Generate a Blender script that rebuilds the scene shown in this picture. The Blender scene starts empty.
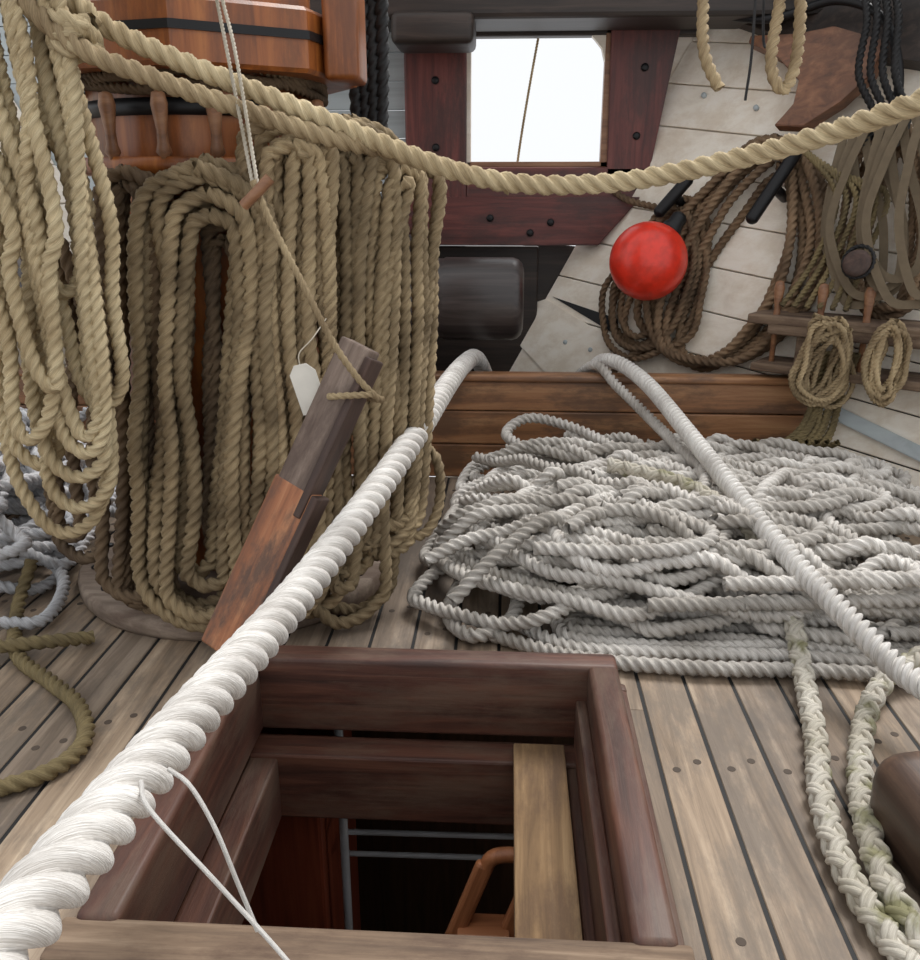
import bpy, bmesh, math, random
import numpy as np
from mathutils import Vector, Matrix
random.seed(7); rng=np.random.RandomState(11)
scene=bpy.context.scene
scene.view_settings.view_transform='Standard'
def lin(c):
    return tuple(((v/255.)/12.92 if v/255.<=.04045 else ((v/255.+.055)/1.055)**2.4) for v in c[:3])+(1,)
# ---------------------------------------------------------------- materials
def newmat(name):
    m=bpy.data.materials.new(name); m.use_nodes=True
    nt=m.node_tree; b=nt.nodes['Principled BSDF']; return m,nt,b
def N(nt,t,**k):
    n=nt.nodes.new(t)
    for a,v in k.items():
        if a in n.inputs: n.inputs[a].default_value=v
        else: setattr(n,a,v)
    return n
def ramp(nt,stops):
    r=nt.nodes.new('ShaderNodeValToRGB'); e=r.color_ramp.elements
    e[0].position=stops[0][0]; e[0].color=stops[0][1]
    e[1].position=stops[-1][0]; e[1].color=stops[-1][1]
    for p,c in stops[1:-1]:
        x=e.new(p); x.color=c
    return r
def mix(nt,a,b,f,mode='MIX'):
    n=nt.nodes.new('ShaderNodeMix'); n.data_type='RGBA'; n.blend_type=mode
    for sock,v in ((n.inputs[0],f),(n.inputs[6],a),(n.inputs[7],b)):
        if hasattr(v,'is_output'): nt.links.new(v,sock)
        else: sock.default_value=v
    return n.outputs[2]
def wood(name,cd,cm,cl,axis=1,rough=.6,coat=0.,grain=1.,wear=None,wearamt=.5,attr=False,bump=.3,off=0.,wscale=3.5):
    """cd/cm/cl dark, mid, light sRGB; axis = grain axis"""
    m,nt,b=newmat(name); L=nt.links.new
    tc=N(nt,'ShaderNodeTexCoord'); mp=N(nt,'ShaderNodeMapping')
    sc=[26*grain]*3; sc[axis]=1.6*grain; mp.inputs['Scale'].default_value=sc
    mp.inputs['Location'].default_value=(off,off*1.7,off*.6)
    src=tc.outputs['Object']
    if attr:
        at=N(nt,'ShaderNodeAttribute',attribute_name='rnd')
        add=N(nt,'ShaderNodeVectorMath',operation='ADD'); mul=N(nt,'ShaderNodeVectorMath',operation='SCALE')
        comb=N(nt,'ShaderNodeCombineXYZ')
        for i in range(3): L(at.outputs['Fac'],comb.inputs[i])
        mul.inputs['Scale'].default_value=13.; L(comb.outputs[0],mul.inputs[0])
        L(src,add.inputs[0]); L(mul.outputs[0],add.inputs[1]); src=add.outputs[0]
    L(src,mp.inputs['Vector'])
    n1=N(nt,'ShaderNodeTexNoise'); n1.inputs['Scale'].default_value=1.; n1.inputs['Detail'].default_value=9; n1.inputs['Roughness'].default_value=.65; n1.inputs['Distortion'].default_value=.6
    L(mp.outputs[0],n1.inputs['Vector'])
    r=ramp(nt,[(.28,lin(cd)),(.5,lin(cm)),(.72,lin(cl))]); L(n1.outputs['Fac'],r.inputs[0])
    col=r.outputs[0]
    mp2=N(nt,'ShaderNodeMapping'); s2=[2.2]*3; s2[axis]=.7; mp2.inputs['Scale'].default_value=s2; L(src,mp2.inputs['Vector'])
    n2=N(nt,'ShaderNodeTexNoise'); n2.inputs['Scale'].default_value=wscale; n2.inputs['Detail'].default_value=8; n2.inputs['Roughness'].default_value=.72
    L(mp2.outputs[0],n2.inputs['Vector'])
    if wear:
        wr=ramp(nt,[(.46,(0,0,0,1)),(.6,(1,1,1,1))]); L(n2.outputs['Fac'],wr.inputs[0])
        mm=N(nt,'ShaderNodeMath',operation='MULTIPLY'); mm.inputs[1].default_value=wearamt; L(wr.outputs[0],mm.inputs[0])
        col=mix(nt,col,lin(wear),mm.outputs[0])
    if attr:
        rr=ramp(nt,[(0,(.72,.72,.74,1)),(1,(1.18,1.14,1.08,1))]); L(at.outputs['Fac'],rr.inputs[0])
        col=mix(nt,col,rr.outputs[0],1.,'MULTIPLY')
    L(col,b.inputs['Base Color']); b.inputs['Roughness'].default_value=rough
    b.inputs['Coat Weight'].default_value=coat; b.inputs['Coat Roughness'].default_value=.3
    bp=N(nt,'ShaderNodeBump'); bp.inputs['Strength'].default_value=bump; bp.inputs['Distance'].default_value=.004
    L(n1.outputs['Fac'],bp.inputs['Height']); L(bp.outputs[0],b.inputs['Normal'])
    return m
def ropemat(name,c,c2,rough=.85,fib=1.,sheen=.0,vary=.5,bump=.6,dirt=None):
    m,nt,b=newmat(name); L=nt.links.new
    at=N(nt,'ShaderNodeAttribute',attribute_name='ruv'); rn=N(nt,'ShaderNodeAttribute',attribute_name='rnd')
    mp=N(nt,'ShaderNodeMapping'); mp.inputs['Scale'].default_value=(30*fib,16*fib,16*fib); L(at.outputs['Vector'],mp.inputs[0])
    n1=N(nt,'ShaderNodeTexNoise'); n1.inputs['Scale'].default_value=1.; n1.inputs['Detail'].default_value=4
    L(mp.outputs[0],n1.inputs['Vector'])
    tc=N(nt,'ShaderNodeTexCoord'); n2=N(nt,'ShaderNodeTexNoise'); n2.inputs['Scale'].default_value=7.; n2.inputs['Detail'].default_value=4
    L(tc.outputs['Object'],n2.inputs['Vector'])
    r=ramp(nt,[(.3,lin(c2)),(.62,lin(c))]); L(n2.outputs['Fac'],r.inputs[0])
    r1=ramp(nt,[(.3,(.62,.59,.56,1)),(.65,(1.14,1.14,1.14,1))]); L(n1.outputs['Fac'],r1.inputs[0])
    col=mix(nt,r.outputs[0],r1.outputs[0],1.,'MULTIPLY')
    r2=ramp(nt,[(0,(1-vary*.5,1-vary*.52,1-vary*.55,1)),(1,(1.08,1.08,1.08,1))]); L(rn.outputs['Fac'],r2.inputs[0])
    col=mix(nt,col,r2.outputs[0],1.,'MULTIPLY')
    if dirt:
        n3=N(nt,'ShaderNodeTexNoise'); n3.inputs['Scale'].default_value=14.; n3.inputs['Detail'].default_value=5; L(tc.outputs['Object'],n3.inputs['Vector'])
        r3=ramp(nt,[(.5,(0,0,0,1)),(.66,(1,1,1,1))]); L(n3.outputs['Fac'],r3.inputs[0])
        col=mix(nt,col,lin(dirt),r3.outputs[0])
    L(col,b.inputs['Base Color']); b.inputs['Roughness'].default_value=rough
    b.inputs['Sheen Weight'].default_value=sheen
    bp=N(nt,'ShaderNodeBump'); bp.inputs['Strength'].default_value=bump; bp.inputs['Distance'].default_value=.002
    L(n1.outputs['Fac'],bp.inputs['Height']); L(bp.outputs[0],b.inputs['Normal'])
    return m
def plain(name,c,rough=.5,metal=0.,var=.15,scale=12.,coat=0.,bump=.1,c2=None):
    m,nt,b=newmat(name); L=nt.links.new
    tc=N(nt,'ShaderNodeTexCoord'); n1=N(nt,'ShaderNodeTexNoise'); n1.inputs['Scale'].default_value=scale; n1.inputs['Detail'].default_value=6
    L(tc.outputs['Object'],n1.inputs['Vector'])
    a=lin(c); d=lin(c2) if c2 else tuple(x*(1-var) for x in a[:3])+(1,)
    r=ramp(nt,[(.35,d),(.6,a)]); L(n1.outputs['Fac'],r.inputs[0]); L(r.outputs[0],b.inputs['Base Color'])
    b.inputs['Roughness'].default_value=rough; b.inputs['Metallic'].default_value=metal; b.inputs['Coat Weight'].default_value=coat
    bp=N(nt,'ShaderNodeBump'); bp.inputs['Strength'].default_value=bump; bp.inputs['Distance'].default_value=.003
    L(n1.outputs['Fac'],bp.inputs['Height']); L(bp.outputs[0],b.inputs['Normal'])
    return m
M={}
M['deck']=wood('weathered_deck',(96,82,68),(144,126,107),(184,166,145),axis=1,rough=.65,attr=True,wear=(106,96,86),wearamt=.75,bump=.7)
M['caulk']=plain('caulk',(20,19,19),.7)
M['bung']=plain('wood_bung',(80,68,58),.8)
M['varn']=wood('varnished_orange',(86,42,14),(150,84,34),(186,116,54),axis=2,rough=.42,coat=.3,grain=.7,wear=(100,54,24),wearamt=.7)
M['varnx']=wood('varnished_board',(84,54,34),(152,106,70),(188,144,102),axis=0,rough=.5,coat=.2,grain=.7,wear=(92,66,48),wearamt=.8)
M['redx']=wood('red_brown_x',(34,20,15),(80,47,35),(114,74,56),axis=0,rough=.6,coat=.1,wear=(98,78,64),wearamt=.65,bump=.7)
M['redy']=wood('red_brown_y',(34,20,15),(80,47,35),(114,74,56),axis=1,rough=.6,coat=.1,wear=(98,78,64),wearamt=.65,bump=.7)
M['redz']=wood('red_brown_z',(56,24,22),(102,48,42),(128,68,58),axis=2,rough=.5,coat=.15,wear=(56,36,33),wearamt=.7,bump=.6)
M['winx']=wood('red_window_sill',(56,24,22),(100,48,42),(126,68,58),axis=0,rough=.5,coat=.15,wear=(56,36,33),wearamt=.7,bump=.6)
M['cheek']=wood('dark_cheek',(36,26,22),(70,50,42),(100,76,64),axis=2,rough=.6,wear=(50,38,34),wearamt=.6)
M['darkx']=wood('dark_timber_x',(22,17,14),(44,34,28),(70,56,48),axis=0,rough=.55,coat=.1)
M['wind']=wood('windlass_timber',(32,27,26),(54,47,45),(84,75,72),axis=2,rough=.4,coat=.25,bump=.15,grain=.6)
M['sillx']=wood('weathered_sill',(68,54,44),(120,99,80),(160,139,117),axis=0,rough=.8,bump=.8,wear=(78,58,46),wearamt=.75)
M['pale_y']=wood('weathered_plank',(74,54,34),(130,102,70),(168,141,104),axis=1,rough=.8,bump=.9,grain=.8,wear=(88,66,48),wearamt=.75)
M['greyz']=wood('weathered_grey',(84,70,62),(128,110,98),(164,146,132),axis=2,rough=.65,bump=.6,wear=(74,56,48),wearamt=.7)
M['ora']=wood('worn_varnish',(98,58,36),(164,104,68),(200,144,102),axis=2,rough=.55,coat=.1,wear=(88,66,54),wearamt=.9,wscale=5)
M['ring']=wood('ring_wood',(90,76,66),(132,116,102),(168,152,136),axis=0,rough=.8,grain=.5,wear=(94,74,62),wearamt=.7)
M['block']=wood('block_wood',(36,26,20),(74,54,42),(112,86,68),axis=1,rough=.5,coat=.15,wear=(58,46,38),wearamt=.6)
M['white']=wood('painted_white',(222,210,193),(243,234,219),(249,243,232),axis=0,rough=.6,grain=.35,bump=.12,wear=(214,196,172),wearamt=.45)
M['blue']=wood('painted_grey_blue',(160,168,170),(180,188,190),(192,202,202),axis=0,rough=.6,grain=.35,bump=.1)
M['knee']=wood('knee_wood',(96,60,38),(138,96,66),(166,124,90),axis=0,rough=.5,coat=.2)
M['kneed']=wood('knee_dark',(78,48,32),(122,80,54),(148,104,74),axis=0,rough=.5,coat=.2,wear=(92,62,44),wearamt=.6)
M['black']=plain('black_iron',(24,24,26),.45,.3)
M['steel']=plain('galvanised',(180,182,186),.4,.0)
M['red']=plain('buoy_red',(234,54,32),.4,coat=.25,var=.25,bump=.05,scale=20)
M['tag']=plain('tag_paper',(232,228,218),.8)
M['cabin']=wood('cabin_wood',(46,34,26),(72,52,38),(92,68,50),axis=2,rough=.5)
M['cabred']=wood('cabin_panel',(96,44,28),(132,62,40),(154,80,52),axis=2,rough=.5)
M['ladder']=wood('ladder_wood',(124,72,42),(176,112,72),(200,138,96),axis=2,rough=.5,coat=.2)
M['strap']=plain('webbing',(108,94,74),.85,scale=30)
M['tan']=ropemat('manila_tan',(196,175,138),(148,127,96),vary=.6)
M['yel']=ropemat('manila_yellow',(212,195,158),(174,154,119),vary=.4)
M['olive']=ropemat('manila_olive',(172,152,118),(118,101,75),vary=.7)
M['dtan']=ropemat('manila_dark',(126,105,80),(84,68,52))
M['brown']=ropemat('hemp_brown',(150,124,96),(104,84,64))
M['green']=ropemat('rope_greenish',(146,130,92),(104,91,64))
M['haws']=ropemat('nylon_white',(230,227,222),(196,191,185),rough=.42,sheen=.2,vary=.1,bump=.7,fib=1.6)
M['pile']=ropemat('rope_white',(229,225,219),(184,178,170),rough=.75,vary=.6)
M['pileb']=ropemat('rope_cool',(220,221,224),(180,182,186),rough=.75,vary=.4)
M['pileg']=ropemat('plaited_dirty',(224,219,207),(190,183,166),rough=.75,vary=.3,dirt=(134,130,96))
M['tar']=ropemat('tarred_rope',(34,33,34),(18,18,19),rough=.6)
M['line']=ropemat('thin_line',(214,206,190),(180,170,150))
# ---------------------------------------------------------------- builders
def empty(name):
    e=bpy.data.objects.new(name,None); scene.collection.objects.link(e); return e
def link(o,parent=None):
    scene.collection.objects.link(o)
    if parent: o.parent=parent
    return o
def box(name,size,loc,mat,parent=None,rot=None,bev=.006,seg=2,mtx=None,taper=None):
    bm=bmesh.new(); bmesh.ops.create_cube(bm,size=1.)
    for v in bm.verts:
        v.co.x*=size[0]; v.co.y*=size[1]; v.co.z*=size[2]
        if taper and v.co.z>0: v.co.x*=taper; v.co.y*=taper
    if bev>0: bmesh.ops.bevel(bm,geom=bm.edges[:],offset=min(bev,min(size)*.45),segments=seg,affect='EDGES',profile=.5)
    me=bpy.data.meshes.new(name); bm.to_mesh(me); bm.free(); me.materials.append(mat)
    for p in me.polygons: p.use_smooth=seg>2
    o=bpy.data.objects.new(name,me)
    if mtx: o.matrix_world=mtx
    else:
        o.location=loc
        if rot: o.rotation_euler=rot
    return link(o,parent)
def xbox(name,a,b,mat,parent=None,bev=.006,seg=2):
    s=[abs(b[i]-a[i]) for i in range(3)]; c=[(a[i]+b[i])/2 for i in range(3)]
    return box(name,s,c,mat,parent,bev=bev,seg=seg)
def bar(name,p,q,w,t,mat,parent,bev=.006):
    p,q=Vector(p),Vector(q); d=(q-p); L=d.length; d.normalize(); a=Vector((1,0,0))
    if abs(d.x)>.9: a=Vector((0,1,0))
    a=(a-d*a.dot(d)).normalized(); b=d.cross(a)
    m=Matrix((a,b,d)).transposed().to_4x4(); m.translation=(p+q)/2
    return box(name,(w,t,L),None,mat,parent,mtx=m,bev=bev)
def lathe(name,prof,mat,loc=(0,0,0),parent=None,n=48,direction=None,smooth=True):
    bm=bmesh.new(); rings=[]
    for r,z in prof:
        rings.append([bm.verts.new((r*math.cos(2*math.pi*i/n),r*math.sin(2*math.pi*i/n),z)) for i in range(n)])
    for a,b in zip(rings[:-1],rings[1:]):
        for i in range(n): bm.faces.new((a[i],a[(i+1)%n],b[(i+1)%n],b[i]))
    bm.faces.new(rings[0][::-1]); bm.faces.new(rings[-1])
    me=bpy.data.meshes.new(name); bm.to_mesh(me); bm.free(); me.materials.append(mat)
    for p in me.polygons: p.use_smooth=smooth
    o=bpy.data.objects.new(name,me); o.location=loc
    if direction is not None: o.rotation_euler=Vector(direction).to_track_quat('Z','Y').to_euler()
    return link(o,parent)
def poly(name,pts,axes,origin,th,mat,parent=None,bev=.004):
    u,v=Vector(axes[0]).normalized(),Vector(axes[1]).normalized(); w=u.cross(v)
    bm=bmesh.new(); O=Vector(origin)
    f=[bm.verts.new(O+u*a+v*b-w*th/2) for a,b in pts]; g=[bm.verts.new(O+u*a+v*b+w*th/2) for a,b in pts]
    bm.faces.new(f[::-1]); bm.faces.new(g)
    for i in range(len(pts)):
        j=(i+1)%len(pts); bm.faces.new((f[i],f[j],g[j],g[i]))
    if bev: bmesh.ops.bevel(bm,geom=bm.edges[:],offset=bev,segments=2,affect='EDGES')
    bmesh.ops.recalc_face_normals(bm,faces=bm.faces[:])
    me=bpy.data.meshes.new(name); bm.to_mesh(me); bm.free(); me.materials.append(mat)
    return link(bpy.data.objects.new(name,me),parent)
def smooth(pts,ds,closed=False):
    P=np.array(pts,float); n=len(P)
    if closed: Q=np.vstack([P[-1:],P,P[:2]]); segs=n
    else: Q=np.vstack([2*P[:1]-P[1:2],P,2*P[-1:]-P[-2:-1]]); segs=n-1
    out=[]; t=np.linspace(0,1,12,endpoint=False)[:,None]
    for i in range(segs):
        p0,p1,p2,p3=Q[i],Q[i+1],Q[i+2],Q[i+3]
        out.append(.5*((2*p1)+(-p0+p2)*t+(2*p0-5*p1+4*p2-p3)*t**2+(-p0+3*p1-3*p2+p3)*t**3))
    D=np.vstack(out+[Q[segs+1][None]])
    L=np.r_[0,np.cumsum(np.linalg.norm(np.diff(D,axis=0),axis=1))]
    m=max(4,int(L[-1]/ds)); s=np.linspace(0,L[-1],m)
    return np.stack([np.interp(s,L,D[:,k]) for k in range(3)],1),s
def frames(P):
    T=np.gradient(P,axis=0); T/=np.linalg.norm(T,axis=1)[:,None]+1e-12
    Nn=np.zeros_like(T); a=np.array([0,0,1.]) if abs(T[0][2])<.9 else np.array([1.,0,0])
    v=a-T[0]*a.dot(T[0]); v/=np.linalg.norm(v); Nn[0]=v
    for i in range(1,len(P)):
        v=v-T[i]*v.dot(T[i]); v/=np.linalg.norm(v)+1e-12; Nn[i]=v
    return T,Nn,np.cross(T,Nn)
def rope(name,paths,r,mat,pitch=None,kind='laid',nv=12,parent=None,closed=False,ds=None):
    pitch=pitch or r*6.; Vs=[];Fs=[];A=[];R=[];base=0
    for pts in paths:
        ph=random.random()*6.28; rv=random.random()
        d=ds or (pitch/11. if kind=='laid' else pitch/14.)
        P,s=smooth(pts,d,closed); T,Nn,B=frames(P); m=len(P)
        if kind=='laid':
            th=np.arange(nv)/nv*2*math.pi
            phi=(th%(2*math.pi/3))-math.pi/3; c=.48;q=.52
            rad=c*np.cos(phi)+np.sqrt(q*q-(c*np.sin(phi))**2)
            ang=th[None,:]+ (2*math.pi*s/pitch+ph)[:,None]
            V=P[:,None,:]+r*rad[None,:,None]*(np.cos(ang)[...,None]*Nn[:,None,:]+np.sin(ang)[...,None]*B[:,None,:])
            sets=[(V,th)]
        elif kind=='plait':
            sets=[]; k=7; th=np.arange(k)/k*2*math.pi; w=2*math.pi/pitch
            for h in (1,-1):
                for j in range(2):
                    for e in (-.36,.36):
                        a=h*w*s+j*math.pi+e
                        rr=r*(.60+.15*h*np.cos(2*w*s+j*math.pi*0))
                        er=np.cos(a)[:,None]*Nn+np.sin(a)[:,None]*B
                        et=-np.sin(a)[:,None]*Nn+np.cos(a)[:,None]*B
                        C=P+rr[:,None]*er
                        V=C[:,None,:]+r*(.36*np.cos(th)[None,:,None]*er[:,None,:]+.42*np.sin(th)[None,:,None]*et[:,None,:])
                        sets.append((V,th))
            V=P[:,None,:]+r*.62*(np.cos(th)[None,:,None]*Nn[:,None,:]+np.sin(th)[None,:,None]*B[:,None,:]); sets.append((V,th))
        else:
            th=np.arange(nv)/nv*2*math.pi
            V=P[:,None,:]+r*(np.cos(th)[None,:,None]*Nn[:,None,:]+np.sin(th)[None,:,None]*B[:,None,:]); sets=[(V,th)]
        for V,th in sets:
            k=len(th); Vs.append(V.reshape(-1,3))
            a=np.zeros((m,k,3)); a[:,:,0]=s[:,None]; a[:,:,1]=np.cos(th)[None]; a[:,:,2]=np.sin(th)[None]; A.append(a.reshape(-1,3))
            R.append(np.full(m*k,rv))
            i=np.arange(m-1)[:,None]*k; j=np.arange(k)[None]; j2=(j+1)%k
            Fs.append((np.stack([i+j,i+j2,i+k+j2,i+k+j],-1).reshape(-1,4)+base)); base+=m*k
    V=np.vstack(Vs).astype(np.float32);F=np.vstack(Fs).astype(np.int32);A=np.vstack(A).astype(np.float32);R=np.concatenate(R).astype(np.float32)
    me=bpy.data.meshes.new(name); me.vertices.add(len(V)); me.vertices.foreach_set('co',V.ravel())
    me.loops.add(F.size); me.loops.foreach_set('vertex_index',F.ravel())
    me.polygons.add(len(F)); me.polygons.foreach_set('loop_start',np.arange(len(F),dtype=np.int32)*4)
    me.polygons.foreach_set('use_smooth',np.ones(len(F),bool))
    me.update(calc_edges=True)
    at=me.attributes.new('ruv','FLOAT_VECTOR','POINT'); at.data.foreach_set('vector',A.ravel())
    at=me.attributes.new('rnd','FLOAT','POINT'); at.data.foreach_set('value',R)
    me.materials.append(mat); me.validate()
    return link(bpy.data.objects.new(name,me),parent)
# ---------------------------------------------------------------- camera / light
cam=bpy.data.cameras.new('camera'); cam.lens=860/960*36; cam.sensor_width=36; cam.clip_start=.02
co=bpy.data.objects.new('camera',cam); co.location=(0,0,1.2)
co.rotation_euler=(math.radians(90-18.6),0,math.radians(3.2)); link(co); scene.camera=co
w=bpy.data.worlds.new('overcast_sky'); scene.world=w; w.use_nodes=True
bg=w.node_tree.nodes['Background']; bg.inputs[0].default_value=(.955,.975,1,1); bg.inputs[1].default_value=1.02
sl=bpy.data.lights.new('sun','SUN'); sl.energy=2.8; sl.angle=math.radians(22); sl.color=(1,.985,.965)
so=bpy.data.objects.new('sun',sl); so.rotation_euler=(math.radians(-26),math.radians(20),0); link(so)
# ---------------------------------------------------------------- deck
fl=empty('floor')
def planks(name,rects,z0,z1,mat,parent):
    bm=bmesh.new(); rl=bm.verts.layers.float.new('rnd')
    for (x0,x1,y0,y1) in rects:
        r=random.random(); g=bmesh.ops.create_cube(bm,size=1.)
        for v in g['verts']:
            v.co.x=(x0+x1)/2+v.co.x*(x1-x0); v.co.y=(y0+y1)/2+v.co.y*(y1-y0); v.co.z=(z0+z1)/2+v.co.z*(z1-z0); v[rl]=r
    bmesh.ops.bevel(bm,geom=bm.edges[:],offset=.0018,segments=1,affect='EDGES')
    me=bpy.data.meshes.new(name); bm.to_mesh(me); bm.free(); me.materials.append(mat)
    return link(bpy.data.objects.new(name,me),parent)
rects=[];bungs=[]
HX0,HX1,HY0,HY1=-.63,.26,.93,1.83
x=-3.25
while x<2.2:
    x0,x1=x+.0045,x+.12-.0045
    segs=[(-1.2,3.6)]
    if x1>HX0 and x0<HX1:
        segs=[(-1.2,HY0),(HY1,3.6)]
        if x0<HX0: rects.append((x0,HX0,HY0,HY1))
        if x1>HX1: rects.append((HX1,x1,HY0,HY1))
    for a,b in segs:
        if a<0 and b>3:
            j=random.choice([1.1,2.6,.4,-.4,3.1]); rects+= [(x0,x1,a,j-.003),(x0,x1,j+.003,b)]
            for yy in (j-.05,j+.05): bungs.append((x+.06,yy))
        else: rects.append((x0,x1,a,b))
        yy=a+.3+random.random()*.2
        while yy<b:
            bungs+= [(x+.035,yy),(x+.085,yy+.03)]; yy+=.62
    x+=.12
planks('deck_planks',rects,-.05,0,M['deck'],fl)
for i,(a,b) in enumerate([((-3.3,-1.2),(HX0,3.6)),((HX1,-1.2),(2.3,3.6)),((HX0,-1.2),(HX1,HY0)),((HX0,HY1),(HX1,3.6))]):
    xbox('caulking_%d'%(i+1),(a[0],a[1],-.06),(b[0],b[1],-.0025),M['caulk'],fl,bev=0)
bm=bmesh.new()
for (bx,by) in bungs:
    if HX0-.02<bx<HX1+.02 and HY0-.02<by<HY1+.02: continue
    bmesh.ops.create_cone(bm,cap_ends=True,segments=14,radius1=.009,radius2=.009,depth=.004,matrix=Matrix.Translation((bx,by,-.0012)))
me=bpy.data.meshes.new('bungs'); bm.to_mesh(me); bm.free(); me.materials.append(M['bung']); link(bpy.data.objects.new('bungs',me),fl)
xbox('fore_well',(-3.3,3.66,.0),(1.6,4.75,.06),M['darkx'],fl,bev=0)
# ---------------------------------------------------------------- hatch
h=empty('companionway_hatch')
xbox('coaming_far',(-.65,1.77,-.05),(.27,1.84,.15),M['redx'],h,bev=.012,seg=3)
xbox('coaming_right',(.20,1.0,-.05),(.27,1.80,.148),M['redy'],h,bev=.012,seg=3)
xbox('coaming_left',(-.65,1.0,-.05),(-.58,1.80,.148),M['redy'],h,bev=.012,seg=3)
xbox('coaming_near',(-.67,.93,-.05),(.29,1.01,.14),M['sillx'],h,bev=.008,seg=3)
xbox('near_step',(-.64,.86,-.01),(.26,.93,.09),M['sillx'],h,bev=.008,seg=3)
xbox('bead_right',(.268,.95,0),(.305,1.86,.045),M['redy'],h,bev=.01)
xbox('bead_left',(-.69,.95,0),(-.648,1.86,.045),M['redy'],h,bev=.01)
xbox('bead_far',(-.69,1.838,0),(.305,1.872,.05),M['redx'],h,bev=.01)
xbox('ledge_far',(-.6,1.70,-.25),(.22,1.785,-.07),M['redx'],h)
xbox('ledge_left',(-.6,.95,-.25),(-.53,1.75,-.08),M['redy'],h)
xbox('ledge_right',(.155,.95,-.25),(.22,1.75,-.08),M['redy'],h)
xbox('ledge_near',(-.6,.93,-.25),(.22,1.02,-.08),M['redx'],h)
xbox('loose_plank',(.03,1.0,-.085),(.15,1.745,-.045),M['pale_y'],h,bev=.004)
xbox('inner_lath',(.175,1.0,-.08),(.2,1.77,.06),M['redy'],h,bev=.004)
# cabin under the hatch
c=empty('cabin_below')
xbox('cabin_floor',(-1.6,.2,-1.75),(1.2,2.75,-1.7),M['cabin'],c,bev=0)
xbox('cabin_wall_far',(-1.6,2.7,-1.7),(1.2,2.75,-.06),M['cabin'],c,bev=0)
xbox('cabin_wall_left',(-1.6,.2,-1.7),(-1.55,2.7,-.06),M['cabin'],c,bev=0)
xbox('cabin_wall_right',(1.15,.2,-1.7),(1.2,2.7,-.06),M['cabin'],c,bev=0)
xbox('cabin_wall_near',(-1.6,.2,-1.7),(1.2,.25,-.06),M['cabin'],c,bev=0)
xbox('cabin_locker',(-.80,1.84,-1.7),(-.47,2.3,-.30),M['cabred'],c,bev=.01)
pl=bpy.data.lights.new('cabin_fill_light','POINT'); pl.energy=4; pl.color=(1,.95,.88); pl.shadow_soft_size=.08  # unseen fill light, added to brighten the hatch interior
po=bpy.data.objects.new('cabin_fill_light',pl); po.location=(.75,1.7,-.45); link(po)
pp=empty('cabin_pipes')
rope('pipe_up',[[(-.42,1.88,-1.7),(-.42,1.88,-1.0),(-.42,1.88,-.1)]],.012,M['steel'],kind='round',parent=pp,ds=.05)
rope('pipe_across',[[(-.42,1.9,-.46),(0,1.9,-.455),(.6,1.9,-.45)],[(-.42,1.93,-.56),(0,1.93,-.555),(.6,1.93,-.55)]],.008,M['steel'],kind='round',parent=pp,ds=.05)
ld=empty('companion_ladder')
ra,rb,rc=Vector((-.03,1.60,-.27)),Vector((-.17,1.52,-.62)),Vector((-.42,1.36,-1.7)); sh=Vector((.12,0,0))
bar('rail_upper_1',ra,rb,.042,.03,M['ladder'],ld,.01); bar('rail_upper_2',ra+sh,rb+sh,.042,.03,M['ladder'],ld,.01)
bar('rail_lower_1',rb+(ra-rb)*.05,rc,.042,.03,M['ladder'],ld,.01); bar('rail_lower_2',rb+(ra-rb)*.05+sh,rc+sh,.042,.03,M['ladder'],ld,.01)
rope('rail_head',[[ra+Vector((0,0,-.015)),ra+Vector((.012,0,.012)),ra+Vector((.04,0,.024)),ra+sh+Vector((-.03,0,.024)),ra+sh+Vector((0,0,.01)),ra+sh+Vector((0,0,-.015))]],.018,M['ladder'],kind='round',parent=ld,ds=.01)
for i,f in enumerate((.45,.95)):
    p_=ra+(rb-ra)*f; bar('tread_%d'%(i+1),p_,p_+sh,.07,.025,M['ladder'],ld,.005)
for i,f in enumerate((.2,.45,.7,.93)):
    p_=rb+(rc-rb)*f; bar('tread_%d'%(i+3),p_,p_+sh,.07,.025,M['ladder'],ld,.005)
# ---------------------------------------------------------------- board across
bd=empty('cross_deck_board')
xbox('lower_plank',(-3.0,3.6,0),(1.2,3.66,.15),M['varnx'],bd)
xbox('middle_plank',(-3.1,3.6,.154),(1.27,3.66,.30),M['varnx'],bd)
xbox('upper_plank',(-3.15,3.6,.304),(1.34,3.66,.43),M['varnx'],bd)
xbox('cap',(-3.2,3.585,.43),(1.38,3.675,.462),M['varnx'],bd,bev=.01,seg=3)
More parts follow.
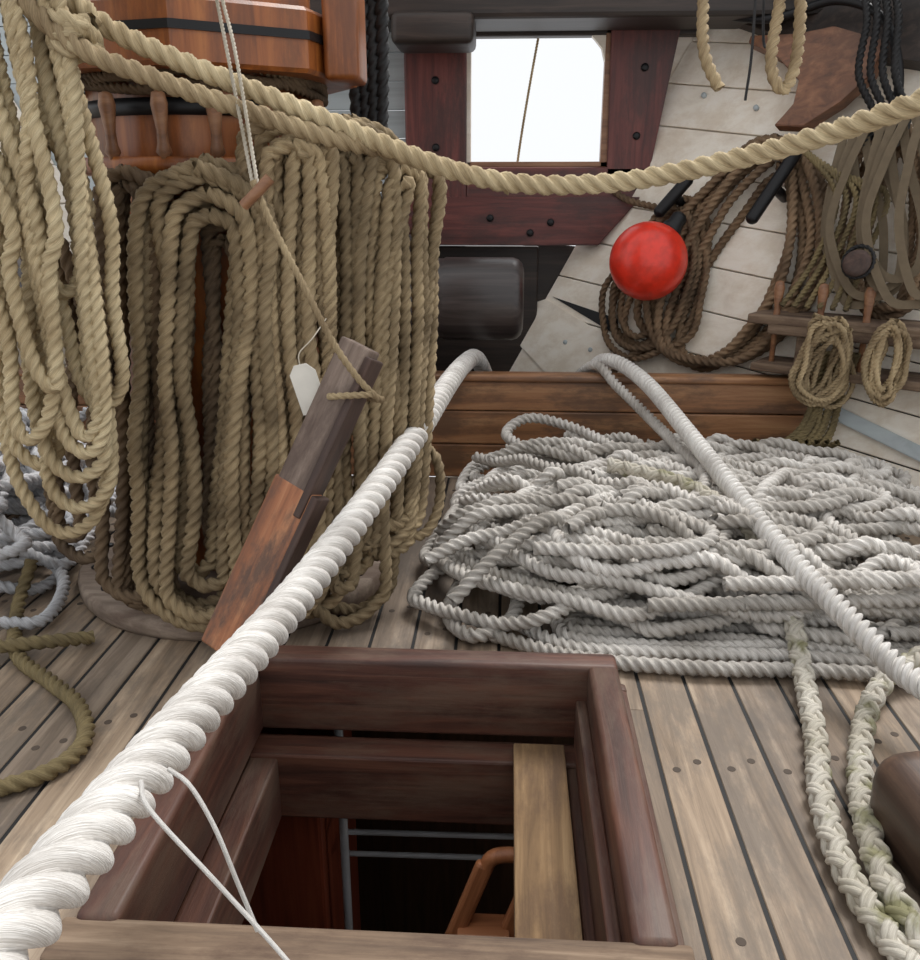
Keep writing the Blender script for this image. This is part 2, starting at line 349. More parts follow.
# ---------------------------------------------------------------- walls
A=Vector((1.35,3.6,.37));Bp=Vector((.06,4.6,.42));Dp=Vector((.80,4.6,1.79))
n=(A-Bp).cross(Dp-Bp).normalized()
if n.y>0:n=-n
def WP(x,z,off=0.):
    y=3.6-(n.x*(x-1.35)+n.z*(z-.37))/n.y
    return Vector((x,y,z))+n*off
e1=(A-Bp).normalized(); e1=(e1+Vector((0,0,-.11))); e1=(e1-n*e1.dot(n)).normalized()
e2=n.cross(e1); e2=e2 if e2.z>0 else -e2
def wallside(name,mirror):
    wr=empty(name); O=Vector(Bp)
    k=-5; idx=0
    def s_at(t): return (4.6-(O+e2*t).y)/e1.y
    while k<10:
        t0=k*.2+.003; t1=(k+1)*.2-.003
        bm=bmesh.new()
        def P(s,t,o): return O+e1*s+e2*t+n*o
        q=[(s_at(t0),t0),(3.4,t0),(3.4,t1),(s_at(t1),t1)]
        f=[bm.verts.new(P(a,b,0)) for a,b in q]; g=[bm.verts.new(P(a,b,-.04)) for a,b in q]
        bm.faces.new(f); bm.faces.new(g[::-1])
        for i in range(4): bm.faces.new((f[i],g[i],g[(i+1)%4],f[(i+1)%4]))
        bmesh.ops.bevel(bm,geom=bm.edges[:],offset=.003,segments=1,affect='EDGES')
        if mirror:
            for v in bm.verts: v.co.x=-1.8-v.co.x
        bmesh.ops.recalc_face_normals(bm,faces=bm.faces[:])
        me=bpy.data.meshes.new('plank'); bm.to_mesh(me); bm.free(); me.materials.append(M['white'])
        idx+=1; link(bpy.data.objects.new('plank_%d'%idx,me),wr); k+=1
    q=[(s_at(-1.1),-1.1),(3.4,-1.1),(3.4,2.0),(s_at(2.0),2.0)]
    bm=bmesh.new(); vs=[O+e1*a+e2*b-n*.035 for a,b in q]
    if mirror: vs=[Vector((-1.8-v.x,v.y,v.z)) for v in vs]
    bm.faces.new([bm.verts.new(v) for v in vs]); me=bpy.data.meshes.new('backing'); bm.to_mesh(me); bm.free(); me.materials.append(M['darkx'])
    link(bpy.data.objects.new('backing',me),wr)
    return wr
wr=wallside('wall_right',False); wl=wallside('wall_left',True)
u_=(WP(1.5,1.5)-WP(1.2,1.5)).normalized(); v_=n.cross(u_); v_=v_ if v_.z>0 else -v_
def wpoly(name,q,off,th,mat,parent,bev=.004):
    c=WP(sum(a for a,b in q)/len(q),sum(b for a,b in q)/len(q))
    return poly(name,[((WP(*k_)-c).dot(u_),(WP(*k_)-c).dot(v_)) for k_ in q],(u_,v_),c+n*off,th,mat,parent,bev)
wpoly('open_seam',[(.23,.675),(.54,.60),(.54,.52)],.002,.006,M['black'],wr,0)
wpoly('lower_patch',[(.10,.62),(.20,.66),(.52,.50),(.50,.30),(.20,.30),(.06,.42)],.006,.012,M['white'],wr,.003)
wpoly('upper_shade_panel',[(1.30,1.76),(1.75,1.62),(2.3,1.5),(2.3,2.3),(1.4,2.2),(1.1,2.05),(1.0,1.92)],.05,.09,M['darkx'],wr)  # dark panel added to stand in for the shade on the upper wall
wpoly('lower_stringer',[(1.3,.38),(2.0,.10),(2.0,.04),(1.3,.32)],.02,.04,M['blue'],wr)
bi=0
for (a,b) in [(.30,.46),(.42,.44),(.9,1.62),(1.1,1.55),(1.3,.95),(.95,1.3),(1.45,1.22)]:
    bi+=1; lathe('fastening_%d'%bi,[(.012,-.002),(.012,.015),(.004,.017)],M['blue'],WP(a,b,0),wr,14,n)
wf=empty('wall_front')
for i in range(9):
    z=.93+i*.13
    xbox('grey_plank_%d'%(i+1),(-2.6,4.62,z+.002),(-.5,4.66,z+.128),M['blue'],wf,bev=.003)
xbox('lower_timber',(-2.9,4.58,0),(.15,4.7,.93),M['darkx'],wf,bev=.01)
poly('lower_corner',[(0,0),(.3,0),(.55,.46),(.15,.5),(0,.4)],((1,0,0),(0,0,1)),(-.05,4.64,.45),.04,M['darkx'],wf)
poly('upper_corner',[(.72,1.6),(.95,1.6),(1.1,2.0),(.74,2.0)],((1,0,0),(0,0,1)),(0,4.63,0),.03,M['white'],wf)
wn=empty('window_1')
xbox('post_left',(-.52,4.5,.94),(-.22,4.6,1.95),M['redz'],wn,bev=.01)
poly('post_right',[(.47,1.2),(.66,1.2),(.78,1.95),(.455,1.95)],((1,0,0),(0,0,1)),(0,4.55,0),.1,M['redz'],wn)
xbox('sill',(-.22,4.5,1.16),(.66,4.6,1.31),M['winx'],wn,bev=.01)
poly('apron',[(-.52,.94),(.44,.94),(.64,1.17),(-.52,1.17)],((1,0,0),(0,0,1)),(0,4.52,0),.1,M['winx'],wn)
xbox('inner_trim_bottom',(-.22,4.52,1.31),(.47,4.58,1.335),M['knee'],wn,bev=.003)
xbox('inner_trim_right',(.435,4.52,1.31),(.47,4.58,1.95),M['knee'],wn,bev=.003)
xbox('inner_trim_left',(-.23,4.52,1.31),(-.2,4.58,1.95),M['white'],wn,bev=.003)
poly('corner_gusset',[(.36,1.9),(.44,1.9),(.44,1.76),(.42,1.84)],((1,0,0),(0,0,1)),(0,4.55,0),.05,M['white'],wn,.002)
xbox('head',(-.52,4.52,1.89),(.9,4.6,2.0),M['darkx'],wn,bev=.01)
for i,bx in enumerate([(-.37,1.03),(-.1,1.07),(.2,1.05),(-.37,1.4),(-.37,1.7),(.6,1.45),(.62,1.75),(.1,1.0)]):
    lathe('bolt_%d'%(i+1),[(.018,0),(.018,.008),(.01,.012)],M['black'],(bx[0],4.47 if bx[1]<1.2 else 4.5,bx[1]),wn,16,(0,-1,0))
cb=empty('deck_beam')
xbox('beam',(-1.6,4.15,1.905),(2.4,4.5,2.3),M['darkx'],cb,bev=.02)
xbox('beam_nose',(-.53,4.1,1.80),(-.17,4.4,1.93),M['darkx'],cb,bev=.03,seg=3)
# ---------------------------------------------------------------- windlass barrel
wb=empty('windlass_barrel')
R_=.183
lathe('barrel',[(.02,0),(R_-.05,0),(R_-.025,.008),(R_-.008,.025),(R_,.05),(R_,.35),(R_*.97,.36),(R_*.97,.385),(R_,.395),(R_,2.5),(R_,2.62),(R_-.03,2.66),(.02,2.66)],M['wind'],(.065,3.95,.735),wb,64,(-1,0,0))
for i,bx in enumerate((-.5,-1.4)):
    xbox('bitt_%d'%(i+1),(bx-.09,4.12,.05),(bx+.09,4.3,1.0),M['darkx'],wb,bev=.02)
# ---------------------------------------------------------------- mast
mx,my=-.87,2.6
ms=empty('mast')
lathe('spar',[(.31,0),(.31,1.5),(.30,3.6)],M['varn'],(mx,my,0),ms,64)
lathe('collar',[(.34,1.48),(.43,1.48),(.44,1.49),(.44,1.62),(.43,1.63),(.34,1.63)],M['varn'],(mx,my,0),ms,8,smooth=False).rotation_euler[2]=math.radians(10)
lathe('iron_band',[(.40,1.555),(.447,1.555),(.447,1.575),(.40,1.575)],M['black'],(mx,my,0),ms,8,smooth=False).rotation_euler[2]=math.radians(10)
box('collar_lug',(.09,.16,.22),(mx+.43,my-.12,1.58),M['varn'],ms,bev=.015,seg=3)
lathe('lower_band',[(.3,1.38),(.322,1.38),(.322,1.42),(.3,1.42)],M['black'],(mx,my,0),ms,64)
lathe('deck_ring',[(.33,0),(.50,0),(.51,.015),(.51,.05),(.50,.065),(.40,.07),(.395,.12),(.385,.13),(.33,.13)],M['ring'],(mx,my,0),ms,72)
for i in range(16):
    a=2*math.pi*i/16; lathe('ring_bolt_%d'%(i+1),[(.014,0),(.014,.008),(.006,.011)],M['black'],(mx+.455*math.cos(a),my+.455*math.sin(a),.066),ms,12)
lathe('pin_rail',[(.3,1.24),(.38,1.24),(.385,1.26),(.38,1.28),(.3,1.28)],M['varn'],(mx,my,0),ms,48)
def pin(name,x,y,z,L=.3,mat=M['knee'],parent=ms,d=(0,0,1)):
    return lathe(name,[(.006,-L/2),(.011,-L/2+.01),(.012,0),(.02,.01),(.014,.03),(.013,.06),(.021,L/2-.03),(.016,L/2-.005),(.006,L/2)],mat,(x,y,z),parent,20,d)
for i,a in enumerate((200,225,250,272,292,315,340)):
    pin('belaying_pin_%d'%(i+1),mx+.37*math.cos(math.radians(a)),my+.37*math.sin(math.radians(a)),1.28,d=(.03,-.1,1))
rope('mast_seizing',[[(mx+.335*math.cos(t*.35),my+.335*math.sin(t*.35),1.44+.012*math.sin(t*1.3)+.0006*t) for t in range(72)]],.014,M['dtan'],pitch=.06,parent=ms)
# ---------------------------------------------------------------- hanging coils
def surf(x,lay):
    dx=x-mx; return my-(.40+.042*lay)*math.sqrt(max(.03,1-(dx/.66)**2))
def hang(ct,cb_,wt,wb_,zt,zb,lay,jit):
    pts=[]; sway=[random.gauss(0,jit) for _ in range(4)]; yo=random.gauss(0,.010)
    def add(x,z,ex=0,l=0):
        x+=ex+random.gauss(0,jit*.25)
        fy=max(0,1-z/1.0)**1.5
        pts.append((x,surf(x,lay+l)+yo-.10*fy+random.gauss(0,jit*.35),z))
    H=zt-zb
    for a in (90,135,172): add(ct+wt*math.cos(math.radians(a)),zt-wt+wt*math.sin(math.radians(a)))
    for f in (.2,.4,.6,.8):
        wv=wt+(wb_-wt)*f; cc=ct+(cb_-ct)*f; add(cc-wv,zt-wt-(H-wt-wb_)*f,math.sin(f*math.pi)*sway[0]+math.sin(2*f*math.pi)*sway[1])
    for a in (188,220,255,285,320,352): add(cb_+wb_*math.cos(math.radians(a)),zb+wb_+wb_*math.sin(math.radians(a)))
    for f in (.8,.6,.4,.2):
        wv=wt+(wb_-wt)*f; cc=ct+(cb_-ct)*f; add(cc+wv,zt-wt-(H-wt-wb_)*f,math.sin(f*math.pi)*sway[2]+math.sin(2*f*math.pi)*sway[3])
    for a in (8,45,90): add(ct+wt*math.cos(math.radians(a)),zt-wt+wt*math.sin(math.radians(a)),0,.3)
    return pts
def coil(name,ct,cb_,ws,zt,zb,layers,mat,r=.0205,wbk=1.1,jit=.014,zj=.028,st=.045):
    P=[]
    for L in layers:
        for i,wv in enumerate(ws):
            k=len(ws)-1-i
            P.append(hang(ct+random.gauss(0,.008),cb_+random.gauss(0,.014),wv,wv*wbk+random.gauss(0,.008),zt-k*.04+random.gauss(0,.01),max(.03,zb+k*st+random.gauss(0,zj)+L*.02),L,jit))
    return rope(name,P,r,mat,pitch=.10)
coil('hanging_rope_coil',-.735,-.815,[.055,.09,.125,.16],1.26,.03,[.4,1.5],M['olive'],r=.022,st=.04,zj=.02,wbk=1.05)
coil('hanging_rope_coil.001',-.53,-.56,[.02,.06,.10],1.36,.03,[.1,1.2],M['tan'],wbk=.85,zj=.04)
coil('hanging_rope_coil.002',-.42,-.45,[.02,.06,.11],1.37,.06,[-1.,.2],M['olive'],wbk=.8,zj=.06)
coil('hanging_rope_coil.003',-.30,-.35,[.02,.055,.10],1.30,.22,[-1.2,-.2],M['olive'],wbk=.75,zj=.06)
coil('hanging_rope_coil.004',-.95,-1.02,[.03,.075],1.25,.1,[-1,-.2],M['dtan'])
coil('hanging_rope_coil.005',-1.22,-1.22,[.03,.07],1.1,.2,[-.3],M['dtan'])
coil('hanging_rope_coil.007',-.74,-.79,[.02,.05],1.12,.25,[-.9],M['dtan'])
rope('loose_coil_bight',[[(-.36,2.42,.5),(-.33,2.38,.35),(-.30,2.36,.24),(-.24,2.4,.22),(-.20,2.45,.30),(-.21,2.5,.42),(-.27,2.52,.45),(-.3,2.45,.36),(-.33,2.4,.22),(-.38,2.36,.16),(-.43,2.36,.2),(-.44,2.4,.35)]],.0175,M['olive'],pitch=.09)
# bundle of yellow manila falls, front left
P=[]
spec=[(-1.16,-1.02,-1.10,.10,.38),(-1.14,-.98,-1.04,.09,.46),(-1.12,-.94,-1.02,.085,.55),(-1.10,-.96,-.98,.06,.62),(-1.15,-1.0,-1.08,.05,.66),(-1.18,-1.05,-1.15,.07,.56),(-1.08,-.92,-.95,.06,.72),(-1.2,-1.1,-1.2,.07,.84),(-1.06,-.9,-.97,.04,.66),(-1.13,-.97,-1.03,.03,.78),(-1.17,-1.0,-1.12,.05,.9),(-1.1,-.9,-1.0,.05,.98)]
for i,(xl,xr,cb_,wv,zb) in enumerate(spec):
    yy=1.97-.03*(i%5); g=lambda s: random.gauss(0,s)
    P.append([(xl+.05,yy+.02,1.98),(xl+.02,yy,1.8),(xl+g(.03),yy+g(.01),1.45),(cb_-wv*.9+g(.03),yy+g(.01),1.15),(cb_-wv*1.05+g(.015),yy,zb+.25),(cb_-wv*.8,yy-.01,zb+.06),(cb_+g(.01),yy-.01,zb),(cb_+wv*.8,yy,zb+.06),(cb_+wv*1.05+g(.015),yy+.01,zb+.25),(cb_+wv*.8+g(.03),yy+.02+g(.01),1.15),(xr+g(.03)-.03,yy+.02,1.45),(xr-.04,yy+.02,1.8),(xr-.05,yy+.02,1.98)])
rope('hanging_rope_coil.006',P,.0185,M['yel'],pitch=.085)
lathe('overhead_bar',[(.03,-.5),(.03,.5)],M['darkx'],(-1.1,1.98,1.99),None,20,(1,0,0))
# ---------------------------------------------------------------- swag ropes
rope('overhead_swag_rope',[[(-1.12,1.96,1.74),(-.93,1.96,1.585),(-.80,1.97,1.50),(-.48,2.02,1.375),(-.10,2.08,1.235),(.20,2.08,1.215),(.50,1.95,1.27),(.73,1.73,1.35),(.98,1.45,1.47),(1.25,1.1,1.65)]],.024,M['yel'],pitch=.11,nv=15)
rope('overhead_swag_rope.001',[[(-1.08,1.9,1.66),(-.9,1.88,1.49),(-.74,1.91,1.42),(-.56,1.97,1.36),(-.40,2.02,1.31),(-.28,2.08,1.285),(-.15,2.12,1.25),(0,2.12,1.21)]],.022,M['tan'],pitch=.10,nv=15)
kn=[]
for i in range(60):
    t=i/60*2*math.pi*3; kn.append((-.90+.035*math.cos(t),1.92+.04*math.sin(t),1.50+.03*math.sin(t*.67+1)))
rope('rope_knot',[kn],.02,M['yel'],pitch=.1)
# ---------------------------------------------------------------- hawsers
rope('white_hawser',[[(-.46,-.5,.70),(-.455,0,.63),(-.45,.4,.58),(-.44,.61,.56),(-.43,.96,.515),(-.394,1.51,.461),(-.32,2.07,.485),(-.262,2.50,.52),(-.215,3.1,.53),(-.18,3.62,.505),(-.14,3.85,.48),(-.1,4.2,.3),(-.1,4.4,.12)]],.039,M['haws'],pitch=.155,nv=36,ds=.008)
rope('white_hawser.001',[[(.3,4.25,.12),(.38,3.9,.42),(.44,3.68,.51),(.55,3.42,.475),(.65,2.9,.38),(.75,2.31,.275),(.85,1.96,.20),(.94,1.73,.15),(1.05,1.4,.24),(1.2,1.0,.3)]],.032,M['haws'],pitch=.075,nv=24,ds=.006)
tw=empty('whipping_twine')
rope('end_1',[[(-.41,.80,.56),(-.386,.765,.55),(-.31,.745,.47),(-.23,.72,.39),(-.18,.70,.33)]],.0028,M['haws'],kind='round',nv=8,parent=tw,ds=.01)
rope('end_2',[[(-.39,.83,.555),(-.36,.815,.545),(-.33,.80,.50),(-.305,.785,.44),(-.28,.77,.38)]],.0028,M['haws'],kind='round',nv=8,parent=tw,ds=.01)
# ---------------------------------------------------------------- flaked rope piles
def pile(name,x0,x1,y0,y1,H,nl,r,mat,seed,ext=None,big=(.2,.55),sweeps=10,wall=False):
    rg=random.Random(seed); pts=[]; cx=(x0+x1)/2; cy=(y0+y1)/2
    def lim(x,y): return min(x,1.16+(3.6-y)*1.31-.05) if wall else x
    def md(x,y):
        ex=(x-cx)/((x1-x0)/2*1.08); ey=(y-cy)/((y1-y0)/2*1.12)
        return max(0,1-abs(ex)**5)*max(0,1-abs(ey)**5)
    per=10; tot=nl*per
    px,py=rg.uniform(x0,x1),rg.uniform(y0,y1); tx,ty=px,py; rx,ry,rot=.3,.2,0; trx,tryy,trot=.3,.2,0
    for i in range(tot):
        if i%per==0:
            trx=rg.uniform(*big); tryy=rg.uniform(.07,.26); trot=rg.gauss(0,.6)
            tx=rg.uniform(x0+trx*.7,max(x0+trx*.7+.01,x1-trx*.7)); ty=rg.uniform(y0+tryy*.8,y1-tryy*.8)
        px+=(tx-px)*.3; py+=(ty-py)*.3; rx+=(trx-rx)*.25; ry+=(tryy-ry)*.25; rot+=(trot-rot)*.25
        a=i/per*2*math.pi
        u=rx*math.cos(a)+rg.gauss(0,.026); v=ry*math.sin(a)+rg.gauss(0,.024)
        x=px+u*math.cos(rot)-v*math.sin(rot); y=py+u*math.sin(rot)+v*math.cos(rot)
        x=min(max(x,x0+rg.uniform(-.03,.05)),x1+.06); y=min(max(y,y0+rg.uniform(-.01,.06)),y1); x=lim(x,y)
        m_=md(x,y)
        pts.append((x,y,r+H*m_*(i/tot)**.8+rg.uniform(0,.05)*min(1,m_+.3)))
    # cut the long run into several pieces so the tone varies from bight to bight
    paths=[]; k0=0
    while k0<len(pts)-3:
        k1=min(len(pts),k0+rg.randint(25,60)); paths.append(pts[k0:k1+1]); k0=k1
    for k in range(sweeps):
        ya=rg.uniform(y0+.1,y1-.15); yb=rg.uniform(y0+.1,y1-.15); xa=rg.uniform(x0,x0+.5*(x1-x0)); xb=rg.uniform(xa+.4*(x1-x0),x1); am=rg.uniform(.05,.2); ph=rg.uniform(0,6.28); q=[]
        for j in range(12):
            f=j/11; x=xa+(xb-xa)*f; y=ya+(yb-ya)*f+am*math.sin(f*5+ph); y=min(max(y,y0),y1)
            q.append((x,y,r+H*md(x,y)+rg.uniform(.01,.07)))
        x,y,z=q[-1]; q+=[(x+.06,y-.07,z),(x,y-.15,z-.01),(x-.2,y-.18,z-.02),(x-.45,y-.14,z-.03)]
        q=[(lim(min(a,x1+.1),b),max(b,y0),max(c_,r)) for a,b,c_ in q]
        paths.append(q)
    return rope(name,[p for p in paths if len(p)>3]+(ext or []),r,mat,pitch=.085,kind='laid',nv=12)
ext=[]
for i in range(6):
    y=2.0+.05*i; ext.append([(-.05+.1*i,y+.15,.025),(.2,y+.03,.024),(.5,y+random.gauss(0,.008),.026),(.8,y+random.gauss(0,.01),.026),(1.1,y-.03,.03),(1.35,y+.0,.03)])
ext.append([(.28,4.1,.3),(.37,3.68,.49),(.45,3.50,.44),(.56,3.25,.36),(.63,2.95,.32),(.66,2.75,.31),(.58,2.55,.29),(.4,2.5,.26)])
ext.append([(-.12,2.5,.05),(-.16,2.25,.03),(-.08,2.12,.03),(.02,2.2,.04),(.05,2.35,.06)])
ext.append([(.5,3.0,.26),(.3,3.3,.3),(.1,3.42,.32),(.0,3.3,.28),(.15,3.15,.26),(.5,3.1,.27),(.8,3.2,.27)])
pile('flaked_rope_pile',-.24,1.5,2.12,3.5,.22,72,.0225,M['pile'],5,ext,sweeps=22,wall=True)
pile('flaked_rope_pile.001',-2.5,-1.40,2.2,3.4,.34,44,.0205,M['pileb'],9,[[(-1.5,2.5,.1),(-1.36,2.35,.05),(-1.32,2.15,.03),(-1.42,2.1,.04)]],big=(.2,.42),sweeps=10)
rope('plaited_mooring_rope',[[(.35,2.8,.32),(.58,2.62,.31),(.72,2.42,.25),(.78,2.2,.13),(.765,1.98,.045),(.71,1.7,.028),(.655,1.5,.028),(.63,1.3,.028),(.65,1.12,.028),(.7,.85,.028)]],.026,M['pileg'],pitch=.13,kind='plait')
rope('plaited_mooring_rope.001',[[(1.3,2.1,.1),(1.12,2.02,.09),(.98,1.95,.05),(.88,1.83,.035),(.79,1.65,.03),(.71,1.42,.045),(.682,1.2,.045),(.735,.95,.03)]],.026,M['pileg'],pitch=.13,kind='plait')
rope('dark_lashing',[[(.0+.012*i,1.905+.03*math.sin(i*1.9),.03+.018*math.cos(i*1.9)) for i in range(24)]],.011,M['tar'],pitch=.04)
# ---------------------------------------------------------------- slanted timber
st=empty('leaning_timber')
P0=Vector((-.665,1.79,.15));P1=Vector((-.325,1.93,.865)); d=(P1-P0); Ln=d.length; d.normalize()
wx=Vector((1,-.35,0)); wx=(wx-d*wx.dot(d)).normalized(); wy=d.cross(wx)
def om(f,dx=0,dy=0):
    c=P0+d*(Ln*f)+wx*dx+wy*dy
    m=Matrix((wx,wy,d)).transposed().to_4x4(); m.translation=c; return m
box('lower_arm',(.115,.05,Ln*.56),None,M['ora'],st,mtx=om(.28,-.004),bev=.006)
box('lower_cheek',(.02,.056,Ln*.54),None,M['cheek'],st,mtx=om(.29,.06),bev=.004)
box('upper_arm',(.082,.055,Ln*.50),None,M['greyz'],st,mtx=om(.75,-.012,0.004),bev=.005)
box('side_cheek',(.02,.062,Ln*.5),None,M['cheek'],st,mtx=om(.73,.038,0),bev=.004)
# ---------------------------------------------------------------- thin line, toggle, tag
tl=empty('signal_line')
rope('upper_line',[[(-.68,2.09,1.8),(-.64,2.05,1.60),(-.605,1.99,1.47),(-.54,1.88,1.21)],[(-.665,2.08,1.8),(-.625,2.04,1.60),(-.585,1.98,1.47),(-.53,1.88,1.21)]],.0045,M['line'],parent=tl,pitch=.03)
rope('lower_line',[[(-.54,1.88,1.22),(-.505,1.88,1.13),(-.44,1.87,1.0),(-.385,1.86,.89),(-.335,1.865,.81),(-.295,1.88,.76),(-.29,1.92,.745),(-.35,1.96,.74),(-.40,1.92,.75),(-.385,1.86,.765),(-.30,1.86,.77)]],.0085,M['tan'],parent=tl,pitch=.05)
rope('wooden_toggle',[[(-.56,1.87,1.17),(-.53,1.865,1.195),(-.50,1.87,1.225)]],.012,M['knee'],kind='round',parent=tl)
tg=empty('paper_tag')
poly('label',[(-.032,-.06),(.032,-.06),(.032,.04),(.015,.06),(-.015,.06),(-.032,.04)],((1,-.1,.25),(-.25,-.1,1)),(-.46,1.93,.765),.002,M['tag'],tg,bev=0)
rope('string',[[(-.475,1.925,.82),(-.48,1.95,.845),(-.46,2.0,.87),(-.45,2.12,.9)]],.0015,M['line'],kind='round',parent=tg)
# ---------------------------------------------------------------- left deck rope
rope('loose_deck_rope',[[(-1.45,2.35,.12),(-1.44,2.22,.02),(-1.30,1.97,.02),(-1.14,1.84,.02),(-1.02,1.74,.02),(-.94,1.6,.02),(-.98,1.48,.02),(-1.15,1.40,.02),(-1.4,1.38,.02)],[(-1.14,2.07,.02),(-1.22,2.0,.045),(-1.34,1.96,.05),(-1.5,2.0,.02)]],.021,M['green'],pitch=.09)
# ---------------------------------------------------------------- buoy + wall coils
by=empty('red_buoy'); bc=Vector((.62,4.0,.90)); bdn=Vector((.35,.1,.5)).normalized()
lathe('ball',[(.172*math.sin(math.pi*i/24)+.0005,-.172*math.cos(math.pi*i/24)) for i in range(1,24)],M['red'],bc,by,48,bdn)
lathe('neck',[(.05,.155),(.045,.18),(.035,.2),(.035,.235),(.02,.25)],M['black'],bc,by,32,bdn)
def wloop(pts,off): return [tuple(WP(x,z,off+random.gauss(0,.006))) for x,z in pts]
def ring(cx,cz,wx_,hz,off,skew=.0,n_=14,ph=0,j=.008):
    return [tuple(WP(cx+wx_*math.sin(2*math.pi*i/n_+ph)*(1.-.32*math.cos(2*math.pi*i/n_+ph))+skew*math.cos(2*math.pi*i/n_+ph)+random.gauss(0,j),cz+hz*math.cos(2*math.pi*i/n_+ph)+random.gauss(0,j),off+random.gauss(0,.008))) for i in range(n_+1)]
P=[ring(1.04+random.gauss(0,.01),.85+.014*k,.14+.028*k,.42+.010*k,.03+.035*(k%3),skew=.15) for k in range(7)]
rope('wall_rope_coil',P,.022,M['brown'],pitch=.1)
P=[ring(.74+random.gauss(0,.012),.80+random.gauss(0,.02),.09+.025*k,.28+.02*k,.03+.03*(k%3),skew=.10) for k in range(5)]
P.append(wloop([(.50,1.22),(.6,1.14),(.75,1.1),(.86,1.05),(.9,.85),(.8,.6),(.62,.42),(.5,.30)],.06))
rope('wall_rope_coil.001',P,.018,M['brown'],pitch=.09)
P=[ring(1.56+random.gauss(0,.01),1.04+.014*k,.06+.022*k,.32+.02*k,.06+.03*(k%3),skew=.03) for k in range(5)]
rope('wall_rope_coil.002',P,.017,M['brown'],pitch=.08)
for nm,a,b in (('wall_cleat',(1.27,1.30),(1.13,1.04)),('wall_cleat.001',(.88,1.20),(.78,1.06))):
    e=empty(nm); pa,pb=WP(a[0],a[1],.14),WP(b[0],b[1],.16)
    rope('horn',[[pa,(pa*.7+pb*.3),(pa*.3+pb*.7),pb]],.028,M['black'],kind='round',parent=e,nv=16)
    for i,p_ in enumerate((pa,pb)): lathe('end_%d'%i,[(.028*math.cos(t*math.pi/16)+.0005,.028*math.sin(t*math.pi/16)) for t in range(9)],M['black'],p_,e,16,(pa-pb) if i==0 else (pb-pa))
    lathe('foot',[(.022,0),(.022,.16)],M['black'],(pa+pb)/2-n*.15,e,16,n)
kb=empty('wooden_knee')
wpoly('knee',[(1.20,1.42),(1.30,1.41),(1.42,1.50),(1.52,1.60),(1.56,1.72),(1.40,1.80),(1.28,1.78),(1.12,1.80),(1.11,1.77),(1.22,1.70),(1.29,1.60),(1.27,1.50)],.11,.07,M['kneed'],kb)
rl=empty('iron_handrail')
rope('rail',[[WP(.95,1.9,.2),WP(1.2,1.83,.2),WP(1.42,1.87,.2),WP(1.56,1.78,.2),WP(1.6,1.6,.16),WP(1.57,1.4,.08)]],.018,M['black'],kind='round',parent=rl)
rope('rail_top',[[WP(1.0,1.90,.24),WP(1.4,1.93,.24),WP(1.9,1.85,.24)]],.03,M['black'],kind='round',parent=rl)
rope('tarred_lashing',[[WP(1.50+.03*k,1.95,.24),WP(1.53+.03*k,1.75,.28),WP(1.50+.035*k,1.55,.26),WP(1.54+.03*k,1.40,.2),WP(1.50+.03*k,1.30,.2)] for k in range(4)],.016,M['tar'],pitch=.07)
# ---------------------------------------------------------------- shelf rack right
rk=empty('pin_rack')
ux=(WP(1.7,.6)-WP(1.2,.6)).normalized()
def wbox(name,x,z,off,sz,mat,bev=.008,parent=rk):
    c=WP(x,z,off); up=Vector((0,0,1)); nn=ux.cross(up); m=Matrix((ux,-nn,up)).transposed().to_4x4(); m.translation=c
    return box(name,sz,None,mat,parent,mtx=m,bev=bev)
wbox('shelf_top',1.52,.655,.13,(.95,.24,.04),M['sillx'])
wbox('shelf_bottom',1.52,.47,.11,(.95,.22,.035),M['sillx'])
wbox('shelf_front',1.54,.60,.22,(.85,.03,.06),M['sillx'])
wbox('bracket',1.30,.56,.10,(.04,.18,.2),M['sillx'])
for i,xx in enumerate((1.22,1.36,1.5)):
    c=WP(xx,.62,.2); pin('pin_%d'%(i+1),c.x,c.y,c.z,L=.34,mat=M['knee'],parent=rk)
tb=empty('tackle_block')
c=WP(1.50,.84,.30)
for i in (-1,1):
    lathe('cheek_%d'%(i+2),[(.03,-.008),(.05,-.006),(.052,0),(.05,.006),(.03,.008)],M['cheek'],c+n*.018*i,tb,28,n)
lathe('sheave',[(.036,-.012),(.03,0),(.036,.012)],M['black'],c,tb,24,n)
rope('strop',[[c+u_*.055*math.sin(t*math.pi/8)+v_*(.06*math.cos(t*math.pi/8)+.01) for t in range(17)]],.009,M['tar'],parent=tb)
rg=random.Random(3); P=[]
for k in range(13):
    c=WP(1.40,.46,.28+.006*k); wv=rg.uniform(.03,.10); hh=rg.uniform(.11,.20); a0=rg.gauss(.15,.25); q=[]
    for i in range(13):
        t=2*math.pi*i/12; lx=wv*math.sin(t)*(.7+.3*(1-math.cos(t))); lz=hh*math.cos(t)
        q.append((c.x+lx*math.cos(a0)+lz*math.sin(a0)+rg.gauss(0,.006),c.y-.02*math.cos(t)+rg.gauss(0,.01),c.z+.02-(.19-hh)*.3-lx*math.sin(a0)+lz*math.cos(a0)))
    P.append(q)
c=WP(1.40,.55,.32); P.append([(c.x+.04*math.cos(t*1.0),c.y+.035*math.sin(t*1.0),c.z+.004*t) for t in range(22)])
for k in range(9):
    c=WP(1.58,.50,.27+.006*k); wv=rg.uniform(.03,.08); hh=rg.uniform(.1,.17); P.append([(c.x+wv*math.sin(2*math.pi*i/12)+rg.gauss(0,.005),c.y+rg.gauss(0,.008),c.z+hh*math.cos(2*math.pi*i/12)) for i in range(13)])
rope('rack_rope_hank',P,.0115,M['tan'],pitch=.05)
P=[]
for k in range(9):
    P.append([(1.26+.012*k,3.46-.008*k,.60),(1.24+.012*k+rg.gauss(0,.01),3.45,.46),(1.19+.015*k+rg.gauss(0,.01),3.43,.30),(1.08+.025*k,3.38,.23),(.97+.04*k,3.30,.27)])
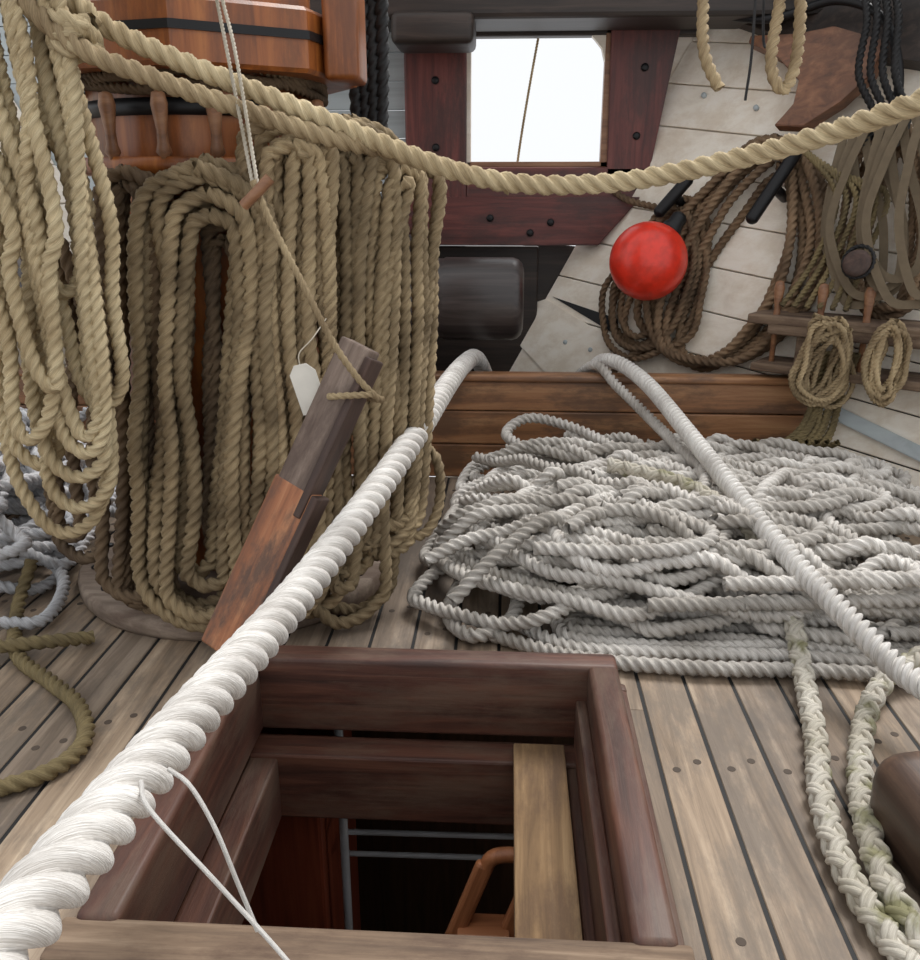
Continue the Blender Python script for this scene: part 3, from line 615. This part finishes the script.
rope('rack_rope_tail',P,.013,M['green'],pitch=.06)
P=[[WP(1.28+.025*k,1.34-.03*k,.2),WP(1.42+.03*k,1.12,.22),WP(1.35+.03*k,.88,.2),WP(1.25+.04*k,.68,.24)] for k in range(6)]
rope('rack_rope_falls',P,.013,M['green'],pitch=.06)
sp=empty('webbing_straps')
def strap(name,pts,wd,parent):
    Pp,s=smooth([tuple(p) for p in pts],.02); T,Nn,B=frames(Pp); side=np.cross(T,np.array(n)); side/=np.linalg.norm(side,axis=1)[:,None]+1e-9
    bm=bmesh.new(); prev=None
    for i in range(len(Pp)):
        q=[bm.verts.new(Vector(Pp[i]+side[i]*wd*a+np.array(n)*.002*b)) for a,b in ((-.5,-1),(.5,-1),(.5,1),(-.5,1))]
        if prev:
            for j in range(4): bm.faces.new((prev[j],prev[(j+1)%4],q[(j+1)%4],q[j]))
        prev=q
    me=bpy.data.meshes.new(name); bm.to_mesh(me); bm.free(); me.materials.append(M['strap'])
    link(bpy.data.objects.new(name,me),parent)
for k in range(7):
    x=1.45+.04*k; b_=.80-.03*((k*3)%4); w_=.05+.02*(k%3)
    strap('strap_%d'%(k+1),[WP(x,1.40,.18+.02*k),WP(x-w_*.8,1.2,.2+.02*k),WP(x-w_*1.4,.98,.2+.02*k),WP(x-w_*.8,b_+.03,.2+.02*k),WP(x,b_,.2+.02*k),WP(x+w_*.8,b_+.05,.2+.02*k),WP(x+w_,1.0,.2+.02*k),WP(x+w_*.5,1.2,.2+.02*k),WP(x+.01,1.40,.18+.02*k)],.032,sp)
# ---------------------------------------------------------------- upper right dangling ropes
rope('dangling_rope',[[(.56,2.87,1.95),(.55,2.85,1.73),(.555,2.8,1.58),(.60,2.77,1.48)],[(.76,2.85,1.95),(.765,2.83,1.75),(.745,2.79,1.56),(.77,2.76,1.48),(.80,2.77,1.50),(.82,2.8,1.62),(.81,2.86,1.95)]],.019,M['tan'],pitch=.09)
rope('dangling_twine',[[(.70,2.9,1.95),(.69,2.8,1.6),(.68,2.78,1.45)],[(.72,2.9,1.95),(.73,2.84,1.62),(.75,2.8,1.62)]],.004,M['tar'],kind='round')
rope('tarred_shroud_rope',[[(-.50+.03*k,3.0,2.3),(-.50+.03*k,3.0-.02*(k%2),1.9),(-.505+.03*k,3.0,1.6),(-.50+.025*k,3.0,1.35)] for k in range(4)],.024,M['tar'],pitch=.12)
rope('outer_stay_line',[[(.2,4.75,2.3),(.12,4.72,1.9),(.04,4.7,1.4),(.0,4.7,1.0)]],.007,M['tan'])
# bitt block at right edge
bb=empty('deck_bitt_block')
box('block',(.5,.44,.20),(.985,1.28,.095),M['block'],bb,bev=.065,seg=6,rot=(math.radians(3),math.radians(-4),math.radians(8)))
box('pad',(.48,.44,.03),(1.01,1.28,.015),M['block'],bb,bev=.008)
